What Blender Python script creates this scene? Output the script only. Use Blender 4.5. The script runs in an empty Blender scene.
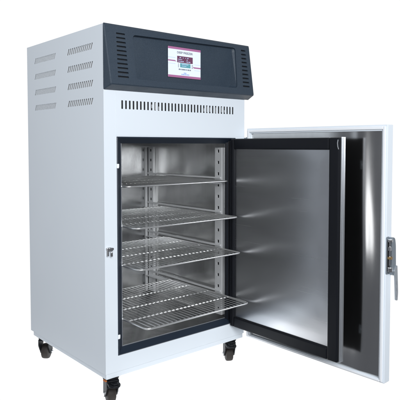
import bpy, bmesh, math, random
from mathutils import noise as mnoise
from mathutils import Vector, Matrix
from mathutils.geometry import delaunay_2d_cdt
random.seed(4)
S = bpy.context.scene
COL = S.collection
G = 0.115            # height of the cabinet's base above the floor (everything below is written from that base)

# ---------------------------------------------------------------- materials
def new_mat(name):
    m = bpy.data.materials.new(name); m.use_nodes = True
    nt = m.node_tree; b = nt.nodes['Principled BSDF']
    return m, nt, b
def noise_bump(nt, b, scale, strength, dist=0.001, stretch=(1, 1, 1), detail=3, prev=None):
    tc = nt.nodes.new('ShaderNodeTexCoord'); mp = nt.nodes.new('ShaderNodeMapping')
    mp.inputs['Scale'].default_value = stretch
    n = nt.nodes.new('ShaderNodeTexNoise'); n.inputs['Scale'].default_value = scale; n.inputs['Detail'].default_value = detail
    bp = nt.nodes.new('ShaderNodeBump'); bp.inputs['Strength'].default_value = strength; bp.inputs['Distance'].default_value = dist
    L = nt.links.new
    L(tc.outputs['Object'], mp.inputs['Vector']); L(mp.outputs['Vector'], n.inputs['Vector'])
    L(n.outputs['Fac'], bp.inputs['Height'])
    if prev: L(prev.outputs['Normal'], bp.inputs['Normal'])
    L(bp.outputs['Normal'], b.inputs['Normal'])
    return n, bp
def simple(name, col, rough=.5, metal=0., spec=.5, bump=None):
    m, nt, b = new_mat(name)
    b.inputs['Base Color'].default_value = (*col, 1); b.inputs['Roughness'].default_value = rough
    b.inputs['Metallic'].default_value = metal; b.inputs['Specular IOR Level'].default_value = spec
    if bump: noise_bump(nt, b, *bump)
    return m
def vary(m, lo, hi, scale, stretch=(1, 1, 1), sock='Roughness', detail=4):
    nt = m.node_tree; b = nt.nodes['Principled BSDF']
    tc = nt.nodes.new('ShaderNodeTexCoord'); mp = nt.nodes.new('ShaderNodeMapping'); mp.inputs['Scale'].default_value = stretch
    n = nt.nodes.new('ShaderNodeTexNoise'); n.inputs['Scale'].default_value = scale; n.inputs['Detail'].default_value = detail
    r = nt.nodes.new('ShaderNodeMapRange'); r.inputs['From Min'].default_value = .3; r.inputs['From Max'].default_value = .7
    r.inputs['To Min'].default_value = lo; r.inputs['To Max'].default_value = hi
    nt.links.new(tc.outputs['Object'], mp.inputs['Vector']); nt.links.new(mp.outputs['Vector'], n.inputs['Vector'])
    nt.links.new(n.outputs['Fac'], r.inputs['Value']); nt.links.new(r.outputs['Result'], b.inputs[sock])

PAINT = simple('white_powder_coat', (.76, .815, .87), .38, 0, .45, (900, .10, .0004))
vary(PAINT, .33, .45, 6)
GASKETW = simple('white_door_gasket', (.87, .89, .92), .42, 0, .4)
NAVY = simple('navy_textured_plastic', (.036, .058, .092), .40, 0, .5, (620, .6, .0012))
vary(NAVY, .34, .50, 9)
def grain(m, c0, c1, scale):
    nt = m.node_tree; b = nt.nodes['Principled BSDF']
    tc = nt.nodes.new('ShaderNodeTexCoord'); n = nt.nodes.new('ShaderNodeTexNoise'); n.inputs['Scale'].default_value = scale; n.inputs['Detail'].default_value = 2
    rp = nt.nodes.new('ShaderNodeValToRGB'); rp.color_ramp.elements[0].position = .35; rp.color_ramp.elements[1].position = .68
    rp.color_ramp.elements[0].color = (*c0, 1); rp.color_ramp.elements[1].color = (*c1, 1)
    nt.links.new(tc.outputs['Object'], n.inputs['Vector']); nt.links.new(n.outputs['Fac'], rp.inputs['Fac']); nt.links.new(rp.outputs['Color'], b.inputs['Base Color'])
grain(NAVY, (.026, .041, .061), (.037, .056, .081), 420)
NAVYD = simple('slot_dark_plastic', (.006, .008, .012), .7)
SEAL = simple('navy_breaker_strip', (.016, .026, .044), .45)
RUBBER = simple('black_rubber_gasket', (.006, .007, .010), .46, 0, .22, (60, .25, .002, (1, 1, .15)))
DARK = simple('dark_void', (.012, .013, .015), .8)
VENTBACK = simple('grey_vent_mesh', (.50, .49, .48), .8)
def steel(name, col, rlo, rhi, stretch, wave, wscale=3.0, fine=.03, wst=(1, 1, .55)):
    m, nt, b = new_mat(name)
    b.inputs['Base Color'].default_value = (*col, 1); b.inputs['Metallic'].default_value = 1
    vary(m, rlo, rhi, 30, stretch)
    return m
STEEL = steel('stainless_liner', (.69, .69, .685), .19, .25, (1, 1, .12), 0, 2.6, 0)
STEELDIM = steel('stainless_back_dimmed', (.40, .405, .41), .18, .24, (1, 1, .12), 0, 3, 0)  # same steel as the liner, with its dim reflection put into a darker colour
STEELDOOR = steel('stainless_inner_door_sheet', (.66, .67, .69), .245, .275, (1, .03, 7), 0, 3.2, 0)
STEELPAN = steel('stainless_door_pan', (.54, .535, .53), .13, .17, (1, 1, .2), 0, 2, 0)
BRACKET = simple('zinc_shelf_standard', (.66, .67, .68), .42, .30)
WIRE = simple('chromed_wire', (.74, .74, .735), .34, .9)
CHROME = simple('chromed_catch', (.75, .75, .76), .16, 1)
ALU = simple('aluminium_edge_trim', (.62, .64, .67), .32, .85, .5, (300, .08, .0005, (1, 1, .02)))
LATCH = simple('grey_cast_latch', (.30, .34, .38), .40, .6, .5, (350, .12, .0006))
LEVER = simple('grey_lever_metal', (.46, .49, .52), .38, .6)
BRASS = simple('brass_pin', (.65, .42, .18), .3, 1)
BLACKP = simple('black_castor_plastic', (.008, .009, .011), .48, 0, .15, (300, .15, .0006))
TYRE = simple('dark_brown_castor_tread', (.022, .018, .016), .6, 0, .25)
ORANGE = simple('orange_castor_cap', (.45, .13, .03), .5)
def lit(name, col, s):
    m, nt, b = new_mat(name)
    b.inputs['Base Color'].default_value = (*[c*.3 for c in col], 1); b.inputs['Roughness'].default_value = .25
    b.inputs['Emission Color'].default_value = (*col, 1); b.inputs['Emission Strength'].default_value = s
    return m
SCR_BG = lit('screen_white', (.80, .88, 1.0), .80)
SCR_MAG = lit('screen_magenta', (.42, .16, .33), .75)
SCR_PLUM = lit('screen_plum', (.16, .06, .12), .75)
SCR_TEAL = lit('screen_teal', (.12, .36, .42), .80)
SCR_INK = lit('screen_ink', (.10, .11, .14), .5)
SCR_BLUE = lit('screen_blue', (.16, .30, .75), .8)
SCR_PALE = lit('screen_pale_blue', (.55, .68, .95), .8)

# ---------------------------------------------------------------- mesh helpers
ORG = {}
def link(name, bm, mats, parent=None, smooth=False, bevel=0):
    """bm holds coordinates measured from the cabinet base; links it as ONE mesh object"""
    bmesh.ops.recalc_face_normals(bm, faces=bm.faces) if len(bm.faces) else None
    lo = Vector((1e9,)*3); hi = Vector((-1e9,)*3)
    for v in bm.verts:
        for i in range(3):
            lo[i] = min(lo[i], v.co[i]); hi[i] = max(hi[i], v.co[i])
    c = (lo+hi)/2
    for v in bm.verts: v.co -= c
    me = bpy.data.meshes.new(name); bm.to_mesh(me); bm.free()
    if not isinstance(mats, (list, tuple)): mats = [mats]
    for m in mats: me.materials.append(m)
    if smooth:
        for p in me.polygons: p.use_smooth = True
        me.set_sharp_from_angle(angle=math.radians(38))
    o = bpy.data.objects.new(name, me); COL.objects.link(o)
    w = c + Vector((0, 0, G)); ORG[o] = w
    if parent is not None: o.parent = parent; o.location = w - ORG[parent]
    else: o.location = w
    if bevel:
        b = o.modifiers.new('bevel', 'BEVEL'); b.width = bevel; b.segments = 2; b.limit_method = 'ANGLE'; b.angle_limit = math.radians(40)
    return o
def empty(name, x, y, z):
    o = bpy.data.objects.new(name, None); COL.objects.link(o); o.empty_display_size = .1
    o.location = (x, y, z+G); ORG[o] = Vector((x, y, z+G)); return o
def tag(o, label, cat, group=None, kind=None):
    o['label'] = label; o['category'] = cat
    if group: o['group'] = group
    if kind: o['kind'] = kind
def B(): return bmesh.new()
def box(bm, x0, x1, y0, y1, z0, z1, M=None, mi=0):
    vs = [bm.verts.new(p) for p in [(x, y, z) for x in (x0, x1) for y in (y0, y1) for z in (z0, z1)]]
    if M is not None:
        for v in vs: v.co = M @ v.co
    for q in ((0,1,3,2),(4,6,7,5),(0,4,5,1),(2,3,7,6),(0,2,6,4),(1,5,7,3)):
        f = bm.faces.new([vs[i] for i in q]); f.material_index = mi
    return vs
def quad(bm, pts, mi=0):
    f = bm.faces.new([bm.verts.new(p) for p in pts]); f.material_index = mi
def prism(bm, poly, z0, z1, M=None, mi=0):
    """polygon in the first two coordinates, extruded along the third"""
    n = len(poly); a = [bm.verts.new((x, y, z0)) for x, y in poly]; b = [bm.verts.new((x, y, z1)) for x, y in poly]
    fs = [bm.faces.new(a[::-1]), bm.faces.new(b)] + [bm.faces.new((a[i], a[(i+1) % n], b[(i+1) % n], b[i])) for i in range(n)]
    for f in fs: f.material_index = mi
    if M is not None:
        for v in a+b: v.co = M @ v.co
def tube(bm, pts, r, n=8, closed=False, caps=True, mi=0):
    pts = [Vector(p) for p in pts]; m = len(pts); rings = []
    up0 = None
    for i in range(m):
        if closed: t = pts[(i+1) % m]-pts[i-1]
        else: t = pts[min(i+1, m-1)]-pts[max(i-1, 0)]
        t.normalize()
        ref = Vector((0, 0, 1)) if abs(t.z) < .9 else Vector((1, 0, 0))
        a = t.cross(ref).normalized(); b = a.cross(t)
        rings.append([bm.verts.new(pts[i]+(a*math.cos(2*math.pi*k/n)+b*math.sin(2*math.pi*k/n))*r) for k in range(n)])
    for i in range(m if closed else m-1):
        A, Bq = rings[i], rings[(i+1) % m]
        for k in range(n): bm.faces.new((A[k], A[(k+1) % n], Bq[(k+1) % n], Bq[k])).material_index = mi
    if caps and not closed:
        bm.faces.new(rings[0][::-1]).material_index = mi; bm.faces.new(rings[-1]).material_index = mi
def lathe(bm, prof, M, n=24, mi=0):
    """prof = (axial, radius) list, axis = local X of M"""
    rings = []
    for a, r in prof:
        rings.append([bm.verts.new(M @ Vector((a, r*math.cos(2*math.pi*k/n), r*math.sin(2*math.pi*k/n)))) for k in range(n)])
    for A, Bq in zip(rings, rings[1:]):
        for k in range(n): bm.faces.new((A[k], A[(k+1) % n], Bq[(k+1) % n], Bq[k])).material_index = mi
    bm.faces.new(rings[0][::-1]).material_index = mi; bm.faces.new(rings[-1]).material_index = mi
def inside(p, poly):
    r = False; n = len(poly)
    for i in range(n):
        (x1, y1), (x2, y2) = poly[i], poly[(i+1) % n]
        if (y1 > p[1]) != (y2 > p[1]) and p[0] < (x2-x1)*(p[1]-y1)/(y2-y1)+x1: r = not r
    return r
def plate(bm, outer, holes, f, depth, hole_depth=None, mi=0, rim=True):
    """flat plate with holes in (a,b), f(a,b,d) gives the point d below the face"""
    hole_depth = hole_depth or depth
    vs = [Vector(p) for p in outer]; loops = [list(range(len(outer)))]
    for h in holes:
        loops.append(list(range(len(vs), len(vs)+len(h)))); vs += [Vector(p) for p in h]
    ed = [(l[i], l[(i+1) % len(l)]) for l in loops for i in range(len(l))]
    V, E, F, *_ = delaunay_2d_cdt(vs, ed, [], 1, 1e-7)
    bv = [bm.verts.new(f(v[0], v[1], 0)) for v in V]
    for t in F:
        c = sum((V[i] for i in t), Vector((0, 0)))/len(t)
        if inside(c, outer) and not any(inside(c, h) for h in holes):
            bm.faces.new([bv[i] for i in t]).material_index = mi
    for k, l in enumerate([outer]*bool(rim)+list(holes)):
        dd = depth if (rim and k == 0) else hole_depth
        a = [bm.verts.new(f(x, y, 0)) for x, y in l]; b = [bm.verts.new(f(x, y, dd)) for x, y in l]; n = len(l)
        for i in range(n): bm.faces.new((a[i], a[(i+1) % n], b[(i+1) % n], b[i])).material_index = mi
    bmesh.ops.remove_doubles(bm, verts=bm.verts, dist=1e-6)
def rect(a0, a1, b0, b1): return [(a0, b0), (a1, b0), (a1, b1), (a0, b1)]
def rrect(a0, a1, b0, b1, r, n=5):
    return rpoly(rect(a0, a1, b0, b1), r, n)
def rpoly(poly, r, n=5):
    out = []; m = len(poly)
    for i in range(m):
        p = Vector(poly[i]); a = (Vector(poly[i-1])-p); b = (Vector(poly[(i+1) % m])-p)
        la, lb = a.length, b.length; a.normalize(); b.normalize()
        rr = min(r, la*.45, lb*.45)
        for k in range(n+1):
            t = k/n
            q = (p+a*rr)*(1-t)**2+p*2*t*(1-t)+(p+b*rr)*t**2
            out.append((q.x, q.y))
    return out
def sheet(bm, f, u0, u1, v0, v1, nu, nv, amp, su, sv, seed):
    """thin sheet metal with the slight buckles real sheet has; f(u, v, d) -> point"""
    def h(u, v):
        e = min(u-u0, u1-u, v-v0, v1-v); k = max(0, min(1, e/.05))
        return amp*k*(mnoise.noise(Vector((u*su, v*sv, seed)))+.45*mnoise.noise(Vector((u*su*2.1+3, v*sv*2.1, seed+7))))
    g = [[bm.verts.new(f(u0+(u1-u0)*i/nu, v0+(v1-v0)*j/nv, h(u0+(u1-u0)*i/nu, v0+(v1-v0)*j/nv))) for j in range(nv+1)] for i in range(nu+1)]
    for i in range(nu):
        for j in range(nv): bm.faces.new((g[i][j], g[i+1][j], g[i+1][j+1], g[i][j+1]))
FRONT = lambda y0: (lambda a, b, d: (a, y0+d, b))

# ---------------------------------------------------------------- the freezer
W, D, H, ZB = .700, .654, 1.2813, .0196
fz = empty('deep_freezer', .35, .33, -G)
tag(fz, 'tall white freezer on black castors with its door swung open, dark control head on top', 'freezer')

# side panels with slanted louvre slots
ROWS = [(1.224, .023), (1.1575, .023), (1.090, .023), (1.0245, .023)]
def vent_holes(y_lo, y_hi, n, zt, h):
    hs = []; lean = .012; pitch = (y_hi-y_lo-lean)/n; w = pitch*.62
    for k in range(n):
        a = y_lo+k*pitch
        hs.append([(a+lean, zt-h), (a+lean+w, zt-h), (a+w, zt), (a, zt)])
    return hs
holes = []
for zt, h in ROWS:
    holes += vent_holes(.073, .281, 13, zt, h)
    holes += vent_holes(.374, .584, 17, zt, h)
bm = B(); plate(bm, rect(.0025, D, ZB, H), holes, lambda a, b, d: (d, a, b), .004, .0012)
side = link('side_panel', bm, PAINT, fz)
bm = B()
for y0, y1 in ((.06, .295), (.36, .595)): box(bm, .0045, .006, y0, y1, .99, 1.235)
link('vent_screen', bm, VENTBACK, side)
bm = B(); box(bm, W-.004, W, .0025, D, ZB, H); link('side_panel', bm, PAINT, fz)
bm = B(); box(bm, .004, W-.004, D-.004, D-.0005, ZB+.001, H-.001); link('back_panel', bm, PAINT, fz)
bm = B(); box(bm, .0042, W-.0042, .0045, D-.0045, H-.006, H-.002); link('top_panel', bm, PAINT, fz)
bm = B(); box(bm, .004, W-.004, .003, D-.018, 0, ZB-.0004); link('plinth', bm, PAINT, fz, bevel=.002)
# front frame round the opening
OX0, OX1, OZ0, OZ1 = .0527, .6473, .079, .8834
GR = (.050, .6985, .8880, 1.046)
bm = B(); plate(bm, rect(0, W, ZB+.0005, 1.0580), [rect(OX0, OX1, OZ0, OZ1)], FRONT(0), .0022)
ff = link('front_frame', bm, PAINT, fz, bevel=.0010)
# proud grille panel with a row of 35 upright slots
sl = []
for k in range(35):
    c = .0765+k*(.6285-.0765)/34
    sl.append(rrect(c-.0036, c+.0036, .984, 1.0155, .002, 2))
bm = B(); plate(bm, rect(*GR), sl, FRONT(-.0008), .0006)
gp = link('grille_panel', bm, PAINT, fz)
bm = B()
for h in sl:
    xs = [q[0] for q in h]; zs = [q[1] for q in h]
    quad(bm, [(min(xs)-.001, -.0003, min(zs)-.001), (max(xs)+.001, -.0003, min(zs)-.001), (max(xs)+.001, -.0003, max(zs)+.001), (min(xs)-.001, -.0003, max(zs)+.001)])
for (k, z0, z1) in ((8, .993, 1.006), (9, .986, 1.013), (10, .986, 1.000), (24, .99, 1.003), (25, .988, 1.012), (26, .99, 1.008), (28, .986, 1.010), (30, .99, 1.012), (31, .99, 1.0)):
    c = .0765+k*(.6285-.0765)/34
    quad(bm, [(c-.0005, -.0006, z0), (c+.0030, -.0006, z0), (c+.0030, -.0006, z1), (c-.0005, -.0006, z1)], 1)
link('grille_mesh', bm, [DARK, BRACKET], gp)

# interior liner
LX0, LX1, LY0, LY1, LZ0, LZ1 = .067, .633, .030, .625, .094, .864
bm = B()
def wall(bm, pts, nseg=1): quad(bm, pts)
sheet(bm, lambda u, v, d: (LX1+d, u, v), LY0, LY1, LZ0, LZ1, 60, 80, .0035, 6.5, 4.5, 1.3)
sheet(bm, lambda u, v, d: (LX0-d, u, v), LY0, LY1, LZ0, LZ1, 60, 80, .0030, 6.5, 4.5, 5.3)
quad(bm, [(LX0, LY0, LZ0), (LX1, LY0, LZ0), (LX1, LY1, LZ0), (LX0, LY1, LZ0)])
quad(bm, [(LX0, LY0, LZ1), (LX1, LY0, LZ1), (LX1, LY1, LZ1), (LX0, LY1, LZ1)])
bmesh.ops.remove_doubles(bm, verts=bm.verts, dist=1e-5)
liner = link('steel_liner', bm, STEEL, fz, True)
bm = B(); quad(bm, [(LX0, LY1, LZ0), (LX1, LY1, LZ0), (LX1, LY1, LZ1), (LX0, LY1, LZ1)]); link('back_sheet', bm, STEELDIM, liner)
# navy breaker strip (a funnel round the opening)
bm = B()
a = [(OX0+.0004, .0, OZ0+.0004), (OX1-.0004, .0, OZ0+.0004), (OX1-.0004, .0, OZ1-.0004), (OX0+.0004, .0, OZ1-.0004)]
c = [(.088, .030, .098), (.612, .030, .098), (.612, .030, .8595), (.088, .030, .8595)]
d = [(.062, .034, .090), (.638, .034, .090), (.638, .034, .868), (.062, .034, .868)]
e = [(x, y+.0005, z) for x, y, z in a]
def ring(P, Q):
    A = [bm.verts.new(p) for p in P]; Bq = [bm.verts.new(p) for p in Q]
    for i in range(4): bm.faces.new((A[i], A[(i+1) % 4], Bq[(i+1) % 4], Bq[i]))
aa = [(x+(.003 if x < .3 else -.003), -.0018, z+(.003 if z < .4 else -.003)) for x, y, z in a]
ring(a, aa); ring(aa, c); ring(c, d)
bmesh.ops.remove_doubles(bm, verts=bm.verts, dist=1e-6)
link('breaker_strip', bm, SEAL, fz)
bm = B()
for k in range(4):                                                   # black bellows seal down the hinge side
    t0, t1 = k/4+.02, (k+1)/4-.02
    P = [Vector((.6443, -.0018, 0)), Vector((.612, .030, 0))]
    nrm = Vector((-.70, -.71, 0))
    A0_, A1_ = P[0].lerp(P[1], t0), P[0].lerp(P[1], t1)
    q = [A0_+nrm*.0006, A0_.lerp(A1_, .3)+nrm*.0035, A0_.lerp(A1_, .7)+nrm*.0035, A1_+nrm*.0006]
    prism(bm, [(v.x, v.y) for v in q], .092, .872)
link('jamb_seal', bm, RUBBER, fz)
# bright flange where the strip meets the liner
bm = B()
for q in ((.088, .0905, .0285, .0315, .098, .8595), (.0905, .612, .0285, .0315, .098, .1005)):
    box(bm, *q)
link('liner_flange', bm, ALU, fz)
# strike plates on the left jamb
for z in (.777, .150):
    bm = B(); box(bm, .0500, .0590, -.0045, -.0022, z-.008, z+.008); box(bm, .0555, .0590, -.006, -.0045, z-.004, z+.008)
    link('strike_plate', bm, GASKETW, fz, bevel=.001)

# shelf standards (slotted uprights) and rails
def standard(x_wall, sgn, y0, y1):
    hs = []
    z = .131
    c = (y0+y1)/2
    while z < .83:
        hs.append(rect(c-.0065, c+.0065, z-.0065, z+.0065)); z += .0497
    bm = B(); xf = x_wall-sgn*.016
    plate(bm, rect(y0, y1, .104, .842), hs, lambda a, b, d: (xf+sgn*d, a, b), .0155, .004)
    o = link('shelf_standard', bm, BRACKET, fz)
    bm = B(); box(bm, min(xf+sgn*.005, xf+sgn*.006), max(xf+sgn*.005, xf+sgn*.006), y0+.004, y1-.004, .108, .838)
    link('standard_channel', bm, DARK, o)
for sx, xw in ((1, LX1), (-1, LX0)):
    standard(xw, sx, .058, .100); standard(xw, sx, .572, .612)
# rear corner flange
bm = B(); box(bm, .603, .6165, .6185, .6245, .104, .842); link('corner_angle', bm, BRACKET, fz)
SHELF_Z = [.699, .5505, .4026, .1999]
SHELF_Y = [-.002, -.062, -.080, -.127]
for z in SHELF_Z:
    for sgn, xw in ((1, LX1), (-1, LX0)):
        bm = B(); xi = xw-sgn*.0165
        X = sorted((xi, xi-sgn*.0015)); box(bm, *X, .060, .610, z-.016, z-.006)
        X = sorted((xi-sgn*.0015, xi-sgn*.020)); box(bm, *X, .060, .610, z-.016, z-.0145)
        # top lip
        X = sorted((xi, xi-sgn*.0060)); box(bm, *X, .060, .610, z+.0075, z+.0145)
        link('shelf_rail', bm, BRACKET, fz)
# fan cowl high at the back of the chamber
# keeper on the left stile
bm = B()
box(bm, .004, .025, -.003, 0, .474, .4850)
box(bm, .004, .010, -.013, -.003, .455, .4850)
box(bm, .010, .025, -.015, -.011, .472, .4850)
tube(bm, [(.020, -.014, .469), (.020, -.014, .453)], .0042, 10)
kp = link('door_keeper', bm, CHROME, fz, bevel=.0015)
bm = B()
Mx = Matrix.Translation((.025, -.008, .480)) @ Matrix.Rotation(math.radians(90), 4, 'Z')
lathe(bm, [(-.006, .002), (-.006, .0045), (.004, .0045), (.006, .003)], Mx, 14)
link('keeper_bolt', bm, CHROME, kp, True)

# ---------------------------------------------------------------- control head
Bv = Vector((0, -.040, 1.0658)); Tv = Vector((0, -.006, 1.2817)); ev = (Tv-Bv).normalized(); nv = Vector((1, 0, 0)).cross(ev)   # nv points out of the face
SL = (Tv-Bv).length
def hf(a, s, d=0): return Bv+ev*s+Vector((a, 0, 0))-nv*d
outer = [(.0105, .0035), (.716, .0035), (.7185, SL-.003), (.002, SL-.003)]
fac = rpoly(outer, .006, 3)
rec = rpoly([(.1154, .0244), (.623, .0277), (.6368, .2019), (.1162, .1905)], .016, 6)
slots = []
for k in range(11):
    t = k/10; s = .1872-t*(.1872-.0298); x0 = .0464+t*(.0382-.0464)
    x1 = .0839
    slots.append(rrect(x0, x1, s-.0030, s+.0030, .002, 2))
for k in range(10):
    t = k/9; s = .1945-t*(.1945-.038); x0 = .668+t*(.6571-.668); x1 = .6954+t*(.6975-.6954)
    slots.append(rrect(x0, x1, s-.0034, s+.0034, .002, 2))
bm = B()
plate(bm, fac, [rec]+slots, hf, .001, .007, rim=False)
# delete the recess wall made by plate is kept (7 mm); continue it to the flat floor
fl_y = .004
def floor_pt(a, s, inset=0):
    p = hf(a, s); return Vector((p.x, fl_y, p.z))
cx = sum(p[0] for p in rec)/len(rec); cs = sum(p[1] for p in rec)/len(rec)
rf = []
for a, s in rec:
    a2 = a+(.004 if a < .3 else -.008); s2 = s+(.003 if s < .1 else -.003); rf.append(floor_pt(a2, s2))
A = [bm.verts.new(hf(a, s, .007)) for a, s in rec]; Fq = [bm.verts.new(p) for p in rf]
for i in range(len(rec)): bm.faces.new((A[i], A[(i+1) % len(rec)], Fq[(i+1) % len(rec)], Fq[i]))
bm.faces.new(Fq)
# rounded edge loops back to the cabinet
big = rpoly([(.0075, .0), (.7205, .0), (.7225, SL), (-.0012, SL)], .008, 3)
L0 = [bm.verts.new(hf(a, s)) for a, s in fac]
L1 = [bm.verts.new(hf(a, s, .0035)) for a, s in big]
n = len(fac)
# back outline, straight behind on the cabinet front / past its sides
def back_pt(a, s):
    top = s > SL/2
    x = -.0014 if a < .3 else .7225
    return Vector((x, .012 if a > .3 or True else 0, 1.2835 if top else 1.0500))
def back_loop():
    out = []
    bk = rpoly([(-.0014, 1.0500), (.7225, 1.0500), (.7225, 1.2835), (-.0014, 1.2835)], .004, 3)
    return [Vector((x, -.0020, z)) for x, z in bk]
L2 = [bm.verts.new(p) for p in back_loop()]
L3 = [bm.verts.new((p.co.x, .030 if p.co.x > .705 else -.0020, p.co.z)) for p in L2]
for P, Q in ((L0, L1), (L1, L2)):
    for i in range(n): bm.faces.new((P[i], P[(i+1) % n], Q[(i+1) % n], Q[i]))
bmesh.ops.remove_doubles(bm, verts=bm.verts, dist=1e-6)
bm.verts.ensure_lookup_table()
head = link('control_panel', bm, NAVY, fz)
# dark bottoms of the head slots
for a0, a1, s0, s1 in ((.036, .087, .025, .193), (.655, .700, .033, .200)):
    bm = B(); quad(bm, [hf(a0, s0, .0065), hf(a1, s0, .0065), hf(a1, s1, .0065), hf(a0, s1, .0065)])
    link('slot_backing', bm, NAVYD, head)
# head side cheek on the right, closing it round the cabinet corner
bm = B()
prism(bm, [(-.0022, 1.052), (.012, 1.052), (.012, 1.2825), (-.0022, 1.2825)], .7008, .7220, Matrix(((0, 0, 1, 0), (1, 0, 0, 0), (0, 1, 0, 0), (0, 0, 0, 1))))
link('end_cheek', bm, NAVY, head, bevel=.002)

# screen
SX0, SX1, SZ0, SZ1 = .2868, .4513, 1.1180, 1.2360
bm = B()
def sp(u, v, d=.0): return Vector((SX0+u*(SX1-SX0), fl_y-.0016-d, SZ1-v*(SZ1-SZ0)))
MATS = [SCR_BG, SCR_MAG, SCR_PLUM, SCR_TEAL, SCR_INK, SCR_BLUE, SCR_PALE, NAVYD]
box(bm, SX0-.0015, SX1+.0015, fl_y-.0010, fl_y+.001, SZ0-.0015, SZ1+.0015, None, 7)
def sq(u0, u1, v0, v1, mi, d=.0):
    quad(bm, [sp(u0, v1, d), sp(u1, v1, d), sp(u1, v0, d), sp(u0, v0, d)], mi)
sq(0, 1, 0, 1, 0)
sq(0, 1, 0, .075, 1, .0004); sq(0, 1, .925, 1, 1, .0004)
sq(.27, .75, .285, .50, 2, .0004); sq(.36, .68, .515, .655, 3, .0004)
sq(.0, .20, .435, .475, 1, .0004); sq(.79, 1, .60, .645, 1, .0004)
def curve_band(u0, v0, u1, v1, w0, w1, mi):
    N = 8
    for i in range(N):
        t0, t1 = i/N, (i+1)/N; f = lambda t: v0+(v1-v0)*t*t*(3-2*t)
        quad(bm, [sp(u0+(u1-u0)*t0, f(t0)+w0/2+(w1-w0)/2*t0, .0004), sp(u0+(u1-u0)*t1, f(t1)+w0/2+(w1-w0)/2*t1, .0004), sp(u0+(u1-u0)*t1, f(t1)-w0/2-(w1-w0)/2*t1, .0004), sp(u0+(u1-u0)*t0, f(t0)-w0/2-(w1-w0)/2*t0, .0004)], mi)
curve_band(.20, .455, .25, .475, .04, .008, 1); curve_band(.79, .622, .745, .60, .045, .008, 1)
for q in ((0, .22, .345, .365), (0, .22, .545, .56), (.80, 1, .51, .525), (.80, 1, .705, .72)): sq(*q, 6, .0004)
for u in (.295, .305, .715, .735):                                # tick marks beside the teal read-out
    for v in (.545, .59, .635): sq(u, u+.018, v, v+.018, 4, .0006)
random.seed(11)
for v in (.335, .395, .455):                                       # unreadable pale lines in the plum read-out
    u = .30
    while u < .70:
        w = random.uniform(.012, .05)
        if random.random() < .55: sq(u, u+w, v-.012, v+.012, 6, .0006)
        u += w+.012
u = .32
while u < .70:                                                      # unreadable caption under it
    w = random.uniform(.010, .028); sq(u, u+w, .700, .745, 4, .0006); u += w+.012
u = .40
while u < .63:                                                      # small blue maker's line with a swoosh
    w = random.uniform(.012, .03); sq(u, u+w, .868, .900, 5, .0006); u += w+.009
sq(.47, .55, .825, .845, 5, .0006)
sq(.41, .61, .540, .560, 6, .0006); sq(.41, .55, .60, .615, 6, .0006)
def text_into(bm, s, u0, u1, v0, v1, mi):
    cu = bpy.data.curves.new('screen_title', 'FONT'); cu.body = s; cu.size = 1; cu.offset = .018
    ob = bpy.data.objects.new('screen_title', cu); COL.objects.link(ob)
    dg = bpy.context.evaluated_depsgraph_get(); me = bpy.data.meshes.new_from_object(ob.evaluated_get(dg))
    xs = [v.co.x for v in me.vertices]; ys = [v.co.y for v in me.vertices]
    x0, x1, y0, y1 = min(xs), max(xs), min(ys), max(ys)
    vv = [bm.verts.new(sp(u0+(v.co.x-x0)/(x1-x0)*(u1-u0), v1-(v.co.y-y0)/(y1-y0)*(v1-v0), .0006)) for v in me.vertices]
    for p in me.polygons:
        try: bm.faces.new([vv[i] for i in p.vertices]).material_index = mi
        except ValueError: pass
    bpy.data.objects.remove(ob); bpy.data.meshes.remove(me); bpy.data.curves.remove(cu)
text_into(bm, 'DEEP FREEZER', .27, .75, .135, .205, 4)
link('touch_screen', bm, MATS, head)

# ---------------------------------------------------------------- outer door
th = 1.60402; hx, hy, DL, DZ0, DZ1 = .68856, -.02714, .66154, .01507, .92392
Ud = Vector((-math.cos(th), -math.sin(th), 0)); Wd = Vector((math.sin(th), -math.cos(th), 0))       # along the leaf, towards its outside
def dp(a, b, d=0): return Vector((hx, hy, 0))+Ud*a+Wd*d+Vector((0, 0, b))
Md = Matrix(((Ud.x, Wd.x, 0, hx), (Ud.y, Wd.y, 0, hy), (0, 0, 1, 0), (0, 0, 0, 1)))                    # local: x along leaf, y outwards, z up
DT = .036
bm = B()
plate(bm, rect(0, DL, DZ0, DZ1), [rect(.022, DL-.0225, DZ0+.0135, DZ1-.022)], dp, DT, .010)
quad(bm, [dp(0, DZ0, DT), dp(DL, DZ0, DT), dp(DL, DZ1, DT), dp(0, DZ1, DT)])
bmesh.ops.remove_doubles(bm, verts=bm.verts, dist=1e-6)
door = link('outer_door', bm, PAINT, fz, bevel=.002)
bm = B()
NA, NZ = 150, 60
def pan_d(a, z):
    t = (z-DZ0)/(DZ1-DZ0)
    c = .560+.008*math.cos((t-.42)*5.0)
    bulge = .0022+.0026*math.exp(-((t-.55)/.30)**2)
    return .0098-bulge*math.exp(-((a-c)/.034)**2)-.0016*math.exp(-((t-.02)/.10)**2)*max(0, min(1, (a-.4)/.1))
G2 = [[bm.verts.new(dp(.021+(DL-.0425)*i/NA, DZ0+.0125+(DZ1-DZ0-.0335)*j/NZ, pan_d(.021+(DL-.0425)*i/NA, DZ0+.0125+(DZ1-DZ0-.0335)*j/NZ))) for j in range(NZ+1)] for i in range(NA+1)]
for i in range(NA):
    for j in range(NZ): bm.faces.new((G2[i][j], G2[i+1][j], G2[i+1][j+1], G2[i][j+1]))
link('inner_skin', bm, STEELPAN, door, True)
bm = B()
w0, w1 = .006, .0165
for q in ((w0, w1, DZ0+w0-.002, DZ1-w0), (DL-w1, DL-w0, DZ0+w0-.002, DZ1-w0)):
    box(bm, q[0], q[1], -.0045, -.0003, q[2], q[3], Md)
box(bm, w1, DL-w1, -.0045, -.0003, DZ0+.003, DZ0+.0105, Md); box(bm, w1, DL-w1, -.0045, -.0003, DZ1-w1, DZ1-w0, Md)
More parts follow.
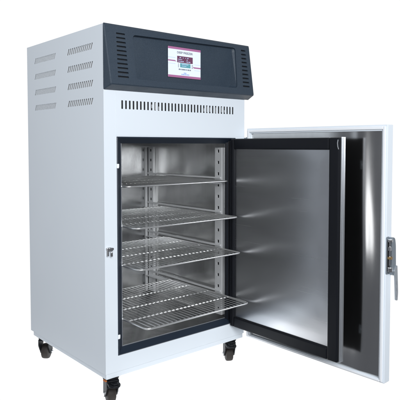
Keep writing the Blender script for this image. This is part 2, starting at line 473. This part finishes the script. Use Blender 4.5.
link('door_gasket', bm, GASKETW, door, bevel=.002)
# hinges at the cabinet edge
for z in (.855, .085):
    bm = B()
    tube(bm, [(.7065, -.012, z-.032), (.7065, -.012, z+.032)], .0065, 14)
    box(bm, .7005, .7035, -.010, .040, z-.030, z+.030)
    link('door_hinge', bm, LATCH, fz, bevel=.001)
# latch with lever on the free edge
ly = .0           # local: a from the free edge outwards
bm = B()
Mh = Matrix.Translation(dp(DL, 0, 0)) @ Matrix(((Wd.x, Ud.x, 0, 0), (Wd.y, Ud.y, 0, 0), (0, 0, 1, 0), (0, 0, 0, 1)))    # x outwards through the leaf, y away from the edge
MhXZ = Mh @ Matrix(((1, 0, 0, 0), (0, 0, 1, 0), (0, 1, 0, 0), (0, 0, 0, 1)))                            # prism polygons in (outwards, up)
hz = .405
poly = rpoly([(.018, hz), (.038, hz-.012), (.044, hz+.02), (.041, hz+.100), (.035, hz+.125), (.015, hz+.129)], .009, 4)
prism(bm, poly, .001, .015, MhXZ)
prism(bm, rpoly([(-.002, hz-.001), (.018, hz-.003), (.016, hz+.130), (-.002, hz+.130)], .004, 3), .001, .004, MhXZ)
hand = link('latch_handle', bm, LATCH, door, bevel=.003)
bm = B()
prism(bm, rpoly([(.001, hz+.010), (.0165, hz+.010), (.0145, hz+.118), (.001, hz+.118)], .004, 3), .0042, .0048, MhXZ)
link('latch_pocket', bm, DARK, hand)
bm = B()
tube(bm, [Mh @ Vector(p) for p in ((.007, .012, hz+.112), (.007, .012, hz+.122))], .008, 12)
tube(bm, [Mh @ Vector(p) for p in ((.007, .012, hz+.008), (.007, .012, hz+.024))], .0085, 12)
tube(bm, [Mh @ Vector(p) for p in ((.008, .010, hz+.030), (.008, .010, hz+.112))], .0035, 10)
box(bm, .002, .014, .006, .014, hz+.082, hz+.096, Mh)
link('latch_bolt', bm, CHROME, hand, bevel=.001)
bm = B(); box(bm, .001, .015, .005, .017, hz+.052, hz+.061, Mh); link('brass_pin', bm, BRASS, hand, bevel=.001)
bm = B()
pl = rpoly([(.022, hz+.010), (.042, hz+.030), (.047, hz-.030), (.050, hz-.070), (.047, hz-.098), (.037, hz-.096), (.034, hz-.060), (.030, hz-.012)], .007, 4)
prism(bm, pl, .015, .021, MhXZ)
for k in range(3):
    zz = hz-.028-k*.022
    prism(bm, rpoly([(.0375, zz-.012), (.0455, zz-.012), (.0445, zz+.002), (.0365, zz+.002)], .003, 3), .021, .0222, MhXZ)
link('lever', bm, LEVER, hand, bevel=.002)

# ---------------------------------------------------------------- inner door
ihx, ihy = .615, .0166; ifx, ify = .6219, -.5567; IL = math.hypot(ifx-ihx, ify-ihy)
Ui = Vector(((ifx-ihx)/IL, (ify-ihy)/IL, 0)); Wi = Vector((-Ui.y, Ui.x, 0)); IZ0, IZ1 = .0735, .8800
Mi = Matrix(((Ui.x, Wi.x, 0, ihx), (Ui.y, Wi.y, 0, ihy), (0, 0, 1, 0), (0, 0, 0, 1)))
A0 = .0225
def ip(a, b, d=0): return Mi @ Vector((a, d, b))
bm = B()
box(bm, A0, IL-.0005, .006, .027, IZ0+.001, IZ1-.001, Mi)
idoor = link('inner_door', bm, DARK, fz)
bm = B(); sheet(bm, lambda u, v, d: ip(u, v, .0040+d), .040, IL-.040, IZ0+.040, IZ1-.040, 60, 90, .0016, 3.0, 8.0, 2.2); link('steel_sheet', bm, STEELDOOR, idoor, True)
bm = B()
def pr(a0, a1, b0, b1, r):                                          # one run of the black seal, rounded like a bellows
    box(bm, a0, a1, -.006, .0056, b0, b1, Mi)
g = .044
pr(A0, g, IZ0, IZ1, 0); pr(IL-g, IL, IZ0, IZ1, 0); pr(g+.0002, IL-g-.0002, IZ0, IZ0+g, 0); pr(g+.0002, IL-g-.0002, IZ1-g, IZ1, 0)
link('black_seal', bm, RUBBER, idoor, bevel=.005)
bm = B()
quadlip = ((.028, .034), )
for a0, a1 in ((.027, .031), (.035, .039)):
    box(bm, a0, a1, -.0085, -.0062, IZ0+.006, IZ1-.006, Mi)
link('seal_bead', bm, RUBBER, idoor, bevel=.0009)
bm = B()
box(bm, IL+.0002, IL+.0030, .004, .0280, IZ0-.001, IZ1+.0015, Mi)
box(bm, IL+.0032, IL+.0050, .006, .0100, IZ0+.002, IZ1-.001, Mi); box(bm, IL+.0032, IL+.0050, .016, .0220, IZ0+.002, IZ1-.001, Mi)
link('edge_trim', bm, ALU, idoor)
for z, big in ((.780, 0), (.160, 0)):
    bm = B()
    tube(bm, [ip(IL-.006, z, .0275), ip(IL-.006, z, .034)], .0050, 12)
    box(bm, IL-.018, IL-.002, .0278, .0300, z-.016, z+.016, Mi)
    link('door_latch', bm, LATCH, idoor, bevel=.001)
bm = B()
tube(bm, [ip(IL-.004, .872, -.0068), ip(IL-.006, .860, -.0075), ip(IL-.005, .848, -.0072), ip(IL-.002, .838, -.0066)], .0017, 8)
link('seal_clip', bm, ALU, idoor, True)

# ---------------------------------------------------------------- castors
def castor(x, y, ang, pedal):
    R = Matrix.Translation((x, y, 0)) @ Matrix.Rotation(ang, 4, 'Z')          # local x = axle, -y = towards the viewer
    r = .034; zc = -G+r; off = .010
    bm = B()
    box(bm, -.029, .029, -.029, .029, -.0062, -.0005, R)
    Mt = R @ Matrix.Translation((0, 0, -.013)) @ Matrix.Rotation(math.radians(90), 4, 'Y')
    lathe(bm, [(-.007, .026), (-.007, .030), (.004, .031), (.010, .026)], Mt, 28)
    for s in (-1, 1):
        pts = [(-.028, -.019), (.020, -.019), (.026, -.030), (.024+off*.3, zc-.012), (.008+off, zc-.014), (-.012+off, zc-.008), (-.030, -.045)]
        X = sorted((s*.0195, s*.0235))
        Ms = R @ Matrix(((0, 0, 1, 0), (1, 0, 0, 0), (0, 1, 0, 0), (0, 0, 0, 1)))
        prism(bm, rpoly(pts, .006, 3), X[0], X[1], Ms)
    box(bm, -.0235, .0235, -.028, .024, -.024, -.0185, R)
    t = link('castor', bm, BLACKP, fz, True)
    bm = B()
    Ma = R @ Matrix.Translation((0, off, zc))
    lathe(bm, [(-.0165, .012), (-.0165, .027), (-.0140, .0320), (-.008, .0338), (0, .0340), (.008, .0338), (.0140, .0320), (.0165, .027), (.0165, .012)], Ma, 36)
    w = link('wheel', bm, TYRE, t, True)
    for s in (-1, 1):
        bm = B(); lathe(bm, [(s*.0236, .0075), (s*.0285, .0075), (s*.0285, .004), (s*.032, .004)], Ma, 6)
        link('axle_nut', bm, CHROME, t)
    if pedal:
        bm = B()
        prof = rpoly([(-.022, -.026), (.018, -.026), (.022, -.062), (.012, -.078), (-.012, -.078), (-.024, -.060)], .008, 4)
        prism(bm, prof, -.030, -.021, R)
        prism(bm, rpoly([(-.015, -.050), (.014, -.050), (.010, -.072), (-.010, -.072)], .005, 3), -.021, -.016, R)
        prism(bm, rpoly([(-.024, -.020), (.024, -.020), (.024, -.034), (-.024, -.034)], .005, 3), -.046, -.018, R)
        link('brake_pedal', bm, BLACKP, t, bevel=.003)
    return t
VA = math.radians(-40.6)
t = castor(.052, .052, VA+math.radians(24), True)
bm = B(); box(bm, .0045, .012, .012, .030, -.0110, -.0064); link('orange_cap', bm, ORANGE, t, bevel=.001)
castor(.664, .056, VA+math.radians(8), True)
castor(.052, .617, VA+math.radians(-3), False)
castor(.648, .600, VA+math.radians(12), False)

# ---------------------------------------------------------------- wire shelves
SXL, SXR, SD = .0925, .606, .530
LAB = ['topmost wire shelf in the open freezer, pushed in behind the door opening',
       'second wire shelf from the top, its front edge just past the freezer opening',
       'third wire shelf from the top in the freezer, just above the largest gap',
       'lowest wire shelf in the open freezer, pulled furthest out over the bottom sill']
def shelf_proto():
    r = empty('wire_shelf', (SXL+SXR)/2, 0, 0)
    w = SXR-SXL
    bm = B(); pts = []
    cor = rpoly([(SXL, 0), (SXR, 0), (SXR, SD), (SXL, SD)], .026, 6)
    tube(bm, [(x, y, 0) for x, y in cor], .0034, 10, closed=True)
    link('frame', bm, WIRE, r, True)
    for k in range(1, 4):
        bm = B(); y = SD*k/4
        tube(bm, [(SXL, y, -.0028), (SXR, y, -.0028)], .0026, 8); link('cross_bar', bm, WIRE, r, True)
    bm = B(); n = 25
    for k in range(n):
        x = SXL+w*(k+1)/(n+1)
        tube(bm, [(x, -.0012, -.0005), (x, .004, .0028), (x, SD-.006, .0028), (x, SD+.0015, -.0005)], .0016, 6)
    link('wire_grid', bm, WIRE, r, True)
    return r
proto = shelf_proto()
base = proto.location.copy()
for i, (z, y) in enumerate(zip(SHELF_Z, SHELF_Y)):
    if i == 0: o = proto
    else:
        o = proto.copy(); COL.objects.link(o)
        for ch in list(proto.children):
            c = ch.copy(); COL.objects.link(c); c.parent = o
    o.location = base+Vector((0, y, z))
    tag(o, LAB[i], 'shelf', 'wire shelves in the freezer')

# ---------------------------------------------------------------- white floor under the freezer, given added glow so no shadows show
m, nt, b = new_mat('glowing_white_floor')
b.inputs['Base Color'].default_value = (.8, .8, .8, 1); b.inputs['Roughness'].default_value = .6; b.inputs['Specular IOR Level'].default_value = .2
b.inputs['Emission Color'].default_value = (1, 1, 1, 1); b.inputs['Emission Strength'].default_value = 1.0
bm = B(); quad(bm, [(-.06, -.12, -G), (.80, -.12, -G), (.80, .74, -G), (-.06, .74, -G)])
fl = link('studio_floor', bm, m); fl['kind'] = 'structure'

# ---------------------------------------------------------------- studio surround: white cyclorama ahead, dim room behind the camera
wd = bpy.data.worlds.new('World'); S.world = wd; wd.use_nodes = True
nt = wd.node_tree; bg = nt.nodes['Background']
tc = nt.nodes.new('ShaderNodeTexCoord')
dt = nt.nodes.new('ShaderNodeVectorMath'); dt.operation = 'DOT_PRODUCT'
fw = Vector((math.sin(.708), math.cos(.708), 0)).normalized()
dt.inputs[1].default_value = fw
rp = nt.nodes.new('ShaderNodeValToRGB')
mr = nt.nodes.new('ShaderNodeMapRange'); mr.inputs['From Min'].default_value = -1; mr.inputs['From Max'].default_value = 1
nt.links.new(tc.outputs['Generated'], dt.inputs[0]); nt.links.new(dt.outputs['Value'], mr.inputs['Value']); nt.links.new(mr.outputs['Result'], rp.inputs['Fac'])
cr = rp.color_ramp
cr.elements[0].position = 0; cr.elements[0].color = (.10, .105, .115, 1)
cr.elements[1].position = .79; cr.elements[1].color = (1.02, 1.02, 1.02, 1)
e1 = cr.elements.new(.5); e1.color = (.16, .17, .19, 1)
e2 = cr.elements.new(.70); e2.color = (.45, .46, .48, 1)
nt.links.new(rp.outputs['Color'], bg.inputs['Color']); bg.inputs['Strength'].default_value = 1

def area(name, loc, target, sx, sy, power, col=(1, 1, 1)):
    l = bpy.data.lights.new(name, 'AREA'); l.shape = 'RECTANGLE'; l.size = sx; l.size_y = sy; l.energy = power; l.color = col
    o = bpy.data.objects.new(name, l); COL.objects.link(o); o.location = loc
    o.rotation_euler = (Vector(target)-Vector(loc)).to_track_quat('-Z', 'Y').to_euler(); return o
area('key_softbox', (-1.25, -3.35, 1.9), (.3, 0, .7), 2.0, 1.8, 160, (.95, .975, 1))
area('side_softbox', (-3.0, -.3, 2.6), (0, .35, 1.1), 1.4, 1.4, 22, (.93, .965, 1))

area('added_strip_light', (-2.3, .28, .72), (.7, -.5, .85), .24, 1.4, 3.2, (.96, .98, 1))  # extra lamp, added out of view to make the streak in the door pan

# ---------------------------------------------------------------- camera
cam = bpy.data.cameras.new('camera'); co = bpy.data.objects.new('camera', cam); COL.objects.link(co)
cam.sensor_width = 36; cam.lens = 555.353/400*36
cam.shift_x = -(203.92-200)/400; cam.shift_y = (170.6-200)/400
yaw, pit = .70816, .04587
dirv = Vector((math.sin(yaw)*math.cos(pit), math.cos(yaw)*math.cos(pit), -math.sin(pit)))
co.location = (-1.01443, -1.73043, .8529+G); co.rotation_euler = dirv.to_track_quat('-Z', 'Y').to_euler()
cam.clip_start = .02; cam.clip_end = 200
S.camera = co
S.view_settings.view_transform = 'Standard'; S.view_settings.look = 'None'; S.view_settings.exposure = 0; S.view_settings.gamma = 1
S.render.engine = 'CYCLES'
S.cycles.use_denoising = True
S.cycles.max_bounces = 16; S.cycles.glossy_bounces = 10; S.cycles.diffuse_bounces = 5
